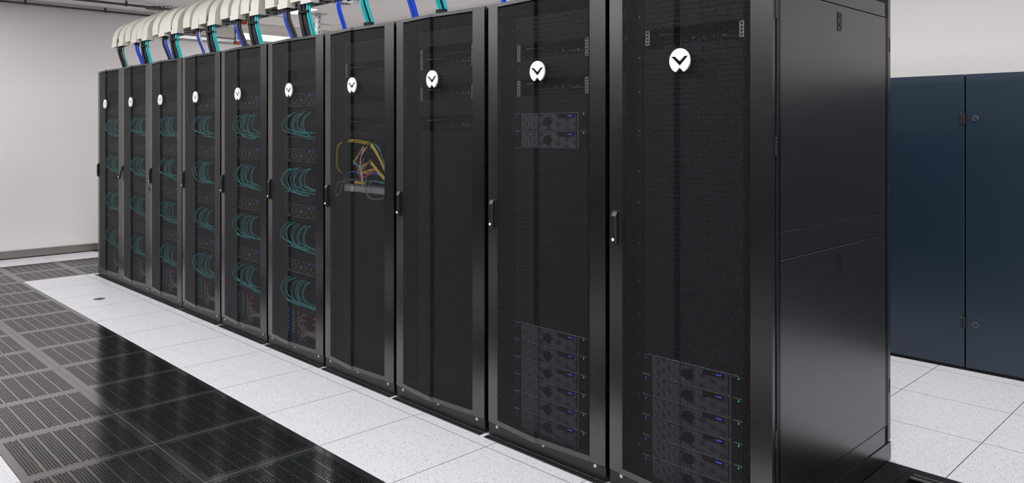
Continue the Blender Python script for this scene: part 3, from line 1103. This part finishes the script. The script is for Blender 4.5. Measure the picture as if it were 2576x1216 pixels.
bb.box((-.026, .003, zc - .005), (.006, .008, zc + .003), 1)
BBZ = bb.mesh('honeycomb_bezel', ['bezel_dark', 'hexline'])
dd = MB(); dd.box((.098, .004, H7 - .016), (.122, .009, H7 - .009)); BDISP = dd.mesh('status_display', 'led_blue')
mo = MB()
for k in range(8):
    x = -.2 + .0512 * k
    mo.cbox((x, .012, .022), (x + .046, .03, H7 - 2 * UH - .012), .002, 0, axis=1)
    mo.box((x + .016, .008, .09), (x + .030, .012, .115), 1)
    mo.box((x + .021, .006, .13), (x + .024, .012, .19), 2)
MOD = mo.mesh('module_fronts', ['bezel_dark', 'silver_hole', 'blank'])
BEAR = [boxmesh('rack_ear', (-.2413, .002, .002), (-.221, .03, H7 - .003), 'bezel_dark'), boxmesh('rack_ear', (.221, .002, .002), (.2413, .03, H7 - .003), 'bezel_dark')]
g_ = MB(); g_.box((.226, .0005, .17), (.229, .002, .173)); g_.box((.226, .0005, .14), (.229, .002, .143)); BLED = g_.mesh('activity_lights', 'led_green')
b_ = MB(); b_.box((-.232, .0005, H7 - .03), (-.2295, .002, H7 - .016)); BLB = b_.mesh('status_light', 'led_blue')
NTH = ['first', 'second', 'third', 'fourth', 'fifth', 'sixth', 'seventh', 'eighth', 'ninth', 'tenth']
rackword = ['leftmost', 'second', 'third', 'fourth', 'fifth', 'sixth']
tierword = ['top', 'second', 'third', 'lowest']


def loop_mesh(k, rnd):
    x = [-.17, -.145, -.10, -.06, -.035, .0, .03, .055, .09, .115][k] + rnd.uniform(-.008, .008)
    bulge = (.085 if k < 3 else .055) + rnd.uniform(-.015, .02)
    zt = .175 + rnd.uniform(-.012, .01)
    zb = .005 + rnd.uniform(-.02, .03)
    y = -.004 + rnd.uniform(-.004, .004)
    xe = min(x + .13 + rnd.uniform(0, .08), .23)
    return spline([(x + .008, .010, zt), (x - bulge * .35, y - .006, zt - .02), (x - bulge, y - .012, zt - .075), (x - bulge * .75, y - .012, zt - .12),
                   (x - bulge * .1, y - .008, zb + .015), (x + .06, y - .004, zb), (xe, y, zb - .004)], 4)


LOOPS = []
for v_ in range(4):
    rnd = random.Random(v_ * 11 + 3)
    LOOPS.append([])
    for k in range(10):
        mb = MB(); mb.tube(loop_mesh(k, rnd), .0026, 5)
        LOOPS[-1].append(mb.mesh('fibre_patch_cable', 'teal_rack', True))
for ri in range(6):
    for ti, top in enumerate((40, 31, 22, 13)):
        base = (RX[ri] + Cx, RY + YEQ, UB + UH * (top - 7))
        t = thing('gpu_server', 'honeycomb-fronted server, %s of four in the %s rack from the left' % (tierword[ti], rackword[ri]), 'server', base, 'honeycomb servers in the six far racks')
        put('chassis', BCH, t)
        b = put('honeycomb_bezel', BBZ, t); put('status_display', BDISP, b)
        put('module_fronts', MOD, t)
        put('status_light', BLB, put('rack_ear', BEAR[0], t)); put('activity_lights', BLED, put('rack_ear', BEAR[1], t))
        vs = LOOPS[(ri * 3 + ti) % 4]
        nth = -1
        for k in range(10):
            if (ri + ti + k) % 7 == 5:
                continue
            nth += 1
            thing('fibre_patch_cable', 'teal cable loop, %s from the left at the %s server of the %s rack' % (NTH[nth], tierword[ti], rackword[ri]), 'cable',
                  base, 'teal loops at the %s server of the %s rack' % (tierword[ti], rackword[ri]), vs[k])

# ------------------------------------------------------------------ rack power strips (racks 1-6)
pb = MB(); pb.box((-.2413, 0, .001), (.2413, .20, UH - .001)); PBODY = pb.mesh('power_body', 'bezel_dark')
SOCK = {}
for nm, xx in (('blue', -.170), ('teal', -.101), ('orange', -.032)):
    s_ = MB()
    for k in range(2):
        s_.cbox((xx - .007, -.004, .005 + .02 * k), (xx + .007, 0, .018 + .02 * k), .001, 0, axis=1)
    SOCK[nm] = s_.mesh('socket_pair', 's_' + nm)
s_ = MB(); s_.box((.030, -.004, .018), (.088, 0, .022)); BRK = s_.mesh('breaker_bar', 'red')
s_ = MB(); s_.box((.030, -.004, .030), (.070, 0, .032)); BRK2 = s_.mesh('label_strip', 'hexline')
s_ = MB(); s_.box((.180, -.003, .014), (.187, 0, .025)); s_.box((.190, -.003, .014), (.197, 0, .025)); DISR = s_.mesh('load_display', 'led_red')
strips = {}
pw = ['topmost', 'second', 'third', 'lowest']
for ri in range(6):
    for k in range(4):
        t = thing('power_strip', 'power strip with coloured sockets, %s of four in the foot of the %s rack' % (pw[k], rackword[ri]), 'power strip',
                  (RX[ri] + Cx, RY + YEQ, UB + UH * (4 - k)), 'power strips at the foot of the far racks')
        put('power_body', PBODY, t)
        for nm in SOCK:
            put('socket_pair', SOCK[nm], t, label='%s sockets' % nm)
        strips[(ri, k)] = t
        put('breaker_bar', BRK, t); put('label_strip', BRK2, t); put('load_display', DISR, t)
rnd = random.Random(5)
for ri in range(6):
    for k in range(6):
        z0 = UB + UH * (1.4 + .75 * (k % 5)); x = .03 + .01 * (k % 3)
        mb = MB()
        mb.tube(spline([(x, -.004, z0), (x - .02, -.012, z0 - .01), (x - .01 + .02 * (k % 3), -.016, z0 - .045), (x + .06, -.018, .15 + .008 * k), (.15, -.014, .155 + .006 * k), (.235, -.010, .16 + .005 * k)], 4), .003, 5)
        put('power_cord', mb.mesh('power_cord', 'cgrey', True), strips[(ri, min(3, k % 4))], (0, 0, -(UB + UH * (4 - min(3, k % 4)))))

# ------------------------------------------------------------------ recessed network switches
sw = MB()
sw.box((-.219, .09, .002), (.219, .55, UH * 2 - .002), 0)
sw.box((-.232, -.001, UH * 2 - .002), (.232, .09, UH * 2), 0)
SWB = sw.mesh('switch_chassis', 'bezel_dark')
pr = MB()
for k in range(24):
    x = -.195 + .0165 * k
    for z in (.012, .030):
        pr.box((x, .087, z), (x + .012, .0905, z + .011))
PORT = pr.mesh('port_row', 'silver_hole')
pg = MB()
for k in (9, 12, 15, 18):
    pg.box((-.19 + .0165 * k, .0855, .044), (-.187 + .0165 * k, .087, .047))
PLG = pg.mesh('port_lights', 'led_green')
pg = MB()
for k in (5, 8, 9, 13, 17):
    pg.box((-.19 + .0165 * k, .0855, .024), (-.1875 + .0165 * k, .087, .0265))
PLB = pg.mesh('port_lights', 'led_blue')
ARM = []
for q in ([(-.16, .0, .06), (-.11, .075, .066)], [(.15, .0, .03), (.19, .07, .034)]):
    arm = MB(); arm.tube(q, .003, 5); ARM.append(arm.mesh('support_arm', 'steel_skirt'))
sws = [(i, 42, 'top') for i in range(10)] + [(6, 34, 'lower'), (7, 34, 'lower'), (7, 38, 'middle'), (8, 38, 'middle')]
rw10 = rackword + ['seventh', 'eighth', 'ninth', 'tenth']
for ri, u, nm in sws:
    t = thing('network_switch', 'dark recessed network switch in the %s rack from the left, %s bay' % (rw10[ri], nm), 'network switch',
              (RX[ri] + Cx, RY + YEQ, UB + UH * u), 'recessed network switches')
    put('switch_chassis', SWB, t); put('port_row', PORT, t); put('port_lights', PLG, t); put('port_lights', PLB, t)
    if ri > 5:
        put('support_arm', ARM[0], t); put('support_arm', ARM[1], t)

# ------------------------------------------------------------------ patch field and tangled cables in rack 7
b7 = (RX[6] + Cx, RY + YEQ, 0)
pl = hexgrid(-.2413, .2413, .003, .0416, .0085, .0026, .004, lambda u: (u, np.zeros_like(u)), 'vented_plate', 'steel_plate')
t = thing('vented_plate', 'light perforated metal vent plate in the seventh rack below the yellow cables', 'vent plate', (b7[0], b7[1], UB + UH * 25))
put('plate_face', pl, t)
mb = MB(); mb.box((-.2413, .006, .001), (.2413, .03, UH - .001)); put('plate_body', mb.mesh('plate_body', 'steel_plate'), t)
t = thing('patch_unit', 'patch unit with pale rails in the seventh rack above the vent plate', 'patch panel', (b7[0], b7[1], UB + UH * 26))
put('panel_body', boxmesh('panel_body', (-.2413, .004, .002), (.2413, .2, UH - .002), 'bezel_dark'), t)
mb = MB(); mb.box((-.2413, .0, .002), (.2413, .004, .006)); mb.box((-.2413, .0, .034), (.2413, .004, .038))
put('panel_rail', mb.mesh('panel_rails', 'cgrey'), t)
mb = MB()
for k in range(10):
    mb.box((-.12 + .014 * k, .001, .012), (-.109 + .014 * k, .004, .028))
put('jack_row', mb.mesh('jack_row', 'cyellow'), t)
t = thing('fibre_chassis', 'dark fibre patch chassis behind the yellow cable tangle in the seventh rack', 'patch panel', (b7[0], b7[1], UB + UH * 27))
put('chassis_body', boxmesh('chassis_body', (-.219, .10, .002), (.219, .5, UH * 6 - .002), 'bezel_dark'), t)
mb = MB()
for k in range(4):
    mb.box((-.219, .06, .03 + .065 * k), (.219, .10, .034 + .065 * k))
put('chassis_shelf', mb.mesh('chassis_shelves', 'blank'), t)
rnd = random.Random(21)
ZB, ZT = UB + UH * 27, UB + UH * 33


c7n = {}


def c7(pts, m, r=.0024, name='patch_cable', lab='', grp=''):
    mb = MB(); mb.tube(spline(pts, 5), r, 5)
    if grp:
        c7n[grp] = c7n.get(grp, -1) + 1
        if grp not in ('grey loop', 'grey sweep', 'hooked teal cable'):
            lab = lab.replace(' of the seventh rack', '').replace(' in the seventh rack', '').replace('the seventh rack ', '') + ', strand %s' % ['one', 'two', 'three', 'four', 'five', 'six', 'seven', 'eight'][c7n[grp]]
    thing(name, lab, 'cable', b7, grp, mb.mesh(name, m, True))


for k in range(7):     # yellow trunk sweeping right and down
    d = .004 * k
    c7([(.075, -.004, 1.525 - d), (.13, -.016, 1.50 - d), (.19, -.016, 1.44 - d), (.235, -.012, 1.375 - d), (.27, -.008, 1.33 - d)], 'cyellow', .0026,
       lab='yellow fibre cable in the upper sweep at right of the seventh rack tangle', grp='upper yellow sweep in the seventh rack')
for k in range(6):
    d = .004 * k
    c7([(.075, -.004, 1.41 - d), (.13, -.014, 1.385 - d), (.19, -.016, 1.345 - d), (.26, -.010, 1.30 - d)], 'cyellow', .0026,
       lab='yellow fibre cable in the lower sweep at right of the seventh rack tangle', grp='lower yellow sweep in the seventh rack')
for k in range(3):
    c7([(-.19, .0, 1.54 - .008 * k), (-.12, -.006, 1.545 - .008 * k), (-.03, -.008, 1.538 - .008 * k), (.06, -.006, 1.53 - .008 * k)], 'cyellow', .0024,
       lab='yellow fibre cable running level across the top of the tangle', grp='level yellow cables in the seventh rack')
for k in range(3):
    c7([(-.13, 0, 1.38 + .006 * k), (-.07, -.008, 1.43 + .006 * k), (-.01, -.012, 1.48 + .006 * k), (.0, -.010, 1.50), (-.005, -.004, 1.47)], 'cyellow', .0024,
       lab='yellow fibre cable slanting up to the middle of the tangle', grp='slanting yellow cables in the seventh rack')
for k in range(5):
    a = rnd.uniform(-.02, .08)
    c7([(a, 0, 1.42 + rnd.uniform(-.03, .02)), (a - .03, -.014, 1.37), (a - .05, -.012, 1.33), (a + .02, -.014, 1.32 + rnd.uniform(0, .03)), (a + .09, -.006, 1.36)], 'cyellow', .0022,
       lab='yellow fibre cable tangled in the middle of the seventh rack bay', grp='tangled yellow cables in the seventh rack')
for k in range(2):
    c7([(-.26, 0, 1.53), (-.305, -.01, 1.50 - .01 * k), (-.318 + .012 * k, -.012, 1.42), (-.31 + .012 * k, -.01, 1.35), (-.27, 0, 1.32)], 'cyellow', .0024,
       lab='yellow fibre cable hanging down the left side of the seventh rack bay', grp='left yellow cables in the seventh rack')
for k in range(4):
    a = .01 * k
    c7([(.0 + a, 0, 1.50 - a), (-.04, -.016, 1.46), (-.06, -.016, 1.37 - a), (-.03 + a, -.014, 1.30), (.06 + a, -.012, 1.33), (.12, -.004, 1.37)], 'cpink', .0024,
       lab='magenta fibre cable looping through the tangle of the seventh rack', grp='magenta cables in the seventh rack')
for k in range(3):
    c7([(.03, 0, 1.50), (.01 - .006 * k, -.018, 1.46), (-.02, -.018, 1.42 - .01 * k), (-.03, -.014, 1.37), (-.02 + .01 * k, -.014, 1.31), (.0, -.014, 1.25)], 'cwhite', .0028,
       lab='white cable hanging down the middle of the seventh rack tangle', grp='white cables in the seventh rack')
for k in range(3):
    c7([(-.13, 0, 1.41 - .006 * k), (-.07, -.012, 1.385 - .006 * k), (.0, -.012, 1.37 - .006 * k)], 'teal_rack', .0026,
       lab='teal cable slanting into the middle of the seventh rack tangle', grp='teal cables in the seventh rack')
for k in range(2):
    c7([(.10, 0, 1.52), (.17, -.012, 1.50 - .01 * k), (.21, -.012, 1.44), (.24, -.006, 1.38 - .02 * k)], 'teal_rack', .0024,
       lab='teal cable following the yellow sweep in the seventh rack', grp='teal sweep in the seventh rack')
c7([(.22, 0, 1.27), (.12, -.012, 1.285), (.07, -.012, 1.26), (.09, -.014, 1.21)], 'teal_rack', .0028, lab='teal cable hooked down over the vent plate of the seventh rack', grp='hooked teal cable')
for k in range(3):
    c7([(.23, 0, 1.31), (.12, -.010, 1.34 - .006 * k), (-.03, -.010, 1.335 - .006 * k), (-.17, -.006, 1.33), (-.26, 0, 1.27)], 'cblue', .0026,
       lab='blue cable crossing the foot of the seventh rack tangle', grp='blue cables in the seventh rack')
c7([(-.19, 0, 1.265), (-.28, -.010, 1.26), (-.325, -.012, 1.21), (-.31, -.012, 1.165), (-.28, -.010, 1.19), (-.25, -.006, 1.25)], 'cgrey', .0042, name='looped_cable',
   lab='grey cable in a drooping loop at left above the vent plate', grp='grey loop')
c7([(.02, 0, 1.30), (.035, -.016, 1.25), (.05, -.018, 1.20), (.09, -.018, 1.175), (.16, -.014, 1.17), (.22, -.008, 1.18)], 'cgrey', .0042, name='looped_cable',
   lab='grey cable curving down across the vent plate to the right', grp='grey sweep')


# ------------------------------------------------------------------ overhead cable bundles
def strands(n, r):
    """packed offsets for n strands of radius r"""
    out = [(0, 0)]
    ring = 1
    while len(out) < n:
        for k in range(6 * ring):
            a = 2 * PI * k / (6 * ring)
            out.append((2 * r * ring * math.cos(a), 2 * r * ring * math.sin(a)))
            if len(out) >= n:
                break
        ring += 1
    return out[:n]


# (label, path points, [(material, count, radius, offset x, offset y)], tie heights)
def bundle(lab, path, sets, ties, grp='cable bundles dropping into the racks'):
    t = thing('cable_bundle', lab, 'cables', (0, 0, 0), grp)
    P = [Vector(p) for p in path]
    wmax = 0
    for (m_, n, r_, ox, oy) in sets:
        for (dx, dy) in strands(n, r_):
            mb = MB()
            j = random.uniform(-.003, .003)
            q = []
            for i, p in enumerate(P):
                s_ = 1.0 if i not in (0,) else 1.15
                q.append((p.x + ox + dx * s_ + (j if 0 < i < len(P) - 1 else 0), p.y + oy + dy * s_, p.z))
            mb.tube(spline(q, 4), r_ * .97, 6)
            put('cable', mb.mesh('cable', m_, True), t)
    for z, x, y, rx, ry in ties:
        mb = MB()
        seg = 18
        n = len(mb.v)
        for zz in (z - .010, z + .010):
            for k in range(seg):
                a = 2 * PI * k / seg
                mb.v.append((x + rx * math.cos(a), y + ry * math.sin(a), zz))
        for k in range(seg):
            j = (k + 1) % seg
            mb.f.append((n + k, n + j, n + seg + j, n + seg + k)); mb.m.append(0)
        mb.f.append(tuple(range(n, n + seg))); mb.m.append(0)
        mb.f.append(tuple(range(n + seg, n + 2 * seg))); mb.m.append(0)
        put('cable_tie', mb.mesh('cable_tie', 'tie'), t)
    return t


def drop(xa, xb, ya=2.935, yb=3.00):
    return [(xa, ya, 2.62), (xa, ya, 2.54), (xa + (xb - xa) * .12, ya + .0, 2.46), (xa + (xb - xa) * .6, ya + (yb - ya) * .6, 2.33), (xb, yb, 2.20)]


def drop_out(xa, xb, yb=2.98):
    """black trunk coming over the tray edge beside an elbow"""
    return [(xa, 3.14, 2.78), (xa, 3.05, 2.77), (xa, 2.965, 2.69), (xa, 2.925, 2.58), (xa, 2.925, 2.46), (xa + (xb - xa) * .5, 2.94, 2.34), (xb, yb, 2.20)]


l1 = [-8.75, -7.965, -7.16, -6.35, -5.52, -4.70, -3.89, -3.08]
l2 = [-8.43, -7.64, -6.805, -5.99, -5.17, -4.36, -3.55, -2.74]
rk = ['second', 'third', 'fourth', 'fifth', 'sixth', 'seventh', 'eighth', 'ninth']
x = -9.155 - .03
bundle('black cable bundle with two teal strands dropping into the leftmost rack', drop(x, x + .05, 2.925, 2.98), [('cblack', 10, .0085, 0, 0), ('teal', 2, .005, .066, .01), ('cgrey', 1, .003, .08, 0)],
       [(2.50, x + .012, 2.925, .058, .032)])
c1 = [[('cblue', 9, .006, 0, 0), ('cgrey', 1, .003, .022, 0)],
      [('cbrown', 6, .007, -.018, 0), ('cblue', 5, .005, .016, 0)],
      [('cbrown', 5, .007, -.018, 0), ('cblue', 2, .005, .0, -.012), ('cwhite', 4, .004, .018, 0)],
      [('cblue', 5, .007, -.018, -.006), ('cbrown', 7, .007, .018, 0)],
      [('cblue', 5, .007, -.018, -.006), ('cbrown', 7, .007, .018, 0)],
      [('cblue', 8, .0058, .006, 0), ('cwhite', 2, .005, -.02, 0)],
      [('cblue', 9, .0058, 0, 0)],
      [('cblue', 9, .0058, 0, 0), ('cwhite', 2, .005, .022, 0)]]
for i in range(8):
    xa = l1[i] + .06 - (.09 if i > 4 else 0)
    lab = {0: 'blue cable bundle dropping into the second rack from the left',
           1: 'dark and blue cable bundle dropping into the third rack',
           2: 'dark, blue and white cable bundle dropping into the fourth rack',
           3: 'bright blue and brown-black cable bundle dropping into the fifth rack',
           4: 'blue and brown-black cable bundle curving into the sixth rack',
           5: 'bright blue cable bundle with two white strands above the seventh rack',
           6: 'blue cable bundle dropping into the eighth rack',
           7: 'blue cable bundle dropping into the ninth rack'}[i]
    xb = xa + (.06 if i < 5 else .02)
    bundle(lab, drop(xa, xb), c1[i], [(2.52, xa, 2.935, .032, .024), (2.285, xa + (xb - xa) * .8, 2.985, .032, .026)])
for i in range(8):
    xa = l2[i] - .035
    n = 10 if i != 4 else 14
    if i < 5:
        t = bundle('thick black cable trunk beside a teal one above the %s rack%s' % (rk[i], ', the thickest of all' if i == 4 else ''), drop_out(xa, xa + .03),
                   [('cblack', n, .0088, 0, 0)], [(2.48, xa + .03, 2.927, .072, .036), (2.28, xa + .05, 2.965, .07, .036)])
        bundle('flat teal fibre bundle dropping into the %s rack beside the black trunk' % rk[i], drop(xa + .085, xa + .105, 2.93, 2.98),
               [('teal', 8, .0055, 0, 0)], [])
    else:
        xa += .08 - (.10 if i == 5 else .14)
        bundle('teal and black cable bundle dropping into the %s rack' % rk[i], drop(xa, xa + .03), [('teal', 7, .0055, -.02, 0), ('cblack', 5, .007, .006, .01), ('teal', 4, .0055, .028, 0)],
               [(2.32, xa + .02, 2.965, .045, .028)])

# ------------------------------------------------------------------ blue cabinets at the back right
CY, CT = 5.79, 1.98
edges = [-3.60, -2.59, -1.578, -.566, .446, 1.458, 2.47]
names = ['blue steel cabinet, far left one, hidden behind the rack row', 'blue steel cabinet, hidden just behind the nearest rack',
         'blue steel cabinet right of the vertical seam, round locks at its left edge', 'blue steel cabinet right of the picture edge',
         'blue steel cabinet, second one right of the picture edge', 'blue steel cabinet, last one right of the picture edge']
names[1] = 'blue steel cabinet left of the vertical seam, partly behind the nearest rack'
lockm = MB(); lockm.cyl((0, -.008, 0), .0175, .008, 1, 24, 0, .019); lockm.cyl((0, -.0095, 0), .0115, .002, 1, 20, 1); lockm.cyl((0, -.0105, 0), .004, .001, 1, 8, 0)
lockm = lockm.mesh('cabinet_lock', ['lock_ring', 'gap'])
hgm = MB()
hgm.cbox((-.034, -.013, -.036), (-.018, 0, .036), .003, 0, axis=1); hgm.cyl((-.011, -.008, -.036), .0075, .072, 2, 10)
hgm = hgm.mesh('cabinet_hinge', 'cab_dark')
for i in range(6):
    a, b = edges[i], edges[i + 1]
    t = thing('steel_cabinet', names[i], 'cabinet', (a, CY, 0), 'blue cabinets along the back')
    wd = b - a
    put('cabinet_body', boxmesh('cabinet_body', (.004, .022, .02), (wd - .004, .85, CT - .004), 'blue_cab'), t)
    d = MB(); d.cbox((.0045, 0, .022), (wd - .0045, .02, CT), .002, 0, axis=1)
    d = put('cabinet_door', d.mesh('cabinet_door', 'blue_cab'), t)
    put('cabinet_lock', lockm, d, (.063, 0, 1.685)); put('cabinet_lock', lockm, d, (.063, 0, .315))
    put('cabinet_hinge', hgm, d, (wd + .008, 0, 1.684)); put('cabinet_hinge', hgm, d, (wd + .008, 0, .319))
    put('cabinet_plinth', boxmesh('cabinet_plinth', (.002, .012, 0), (wd - .002, .84, .02), 'gap'), t)

# key on rack 3, open swing handle details on rack 2
mb = MB(); mb.cyl((.052, -.012, 1.045), .007, .012, 1, 12, 0); mb.box((.049, -.022, 1.01), (.055, -.018, 1.045), 1); mb.box((.046, -.026, 1.035), (.058, -.012, 1.05), 1)
put('door_key', mb.mesh('door_key', ['chrome', 'handle']), racks[2])
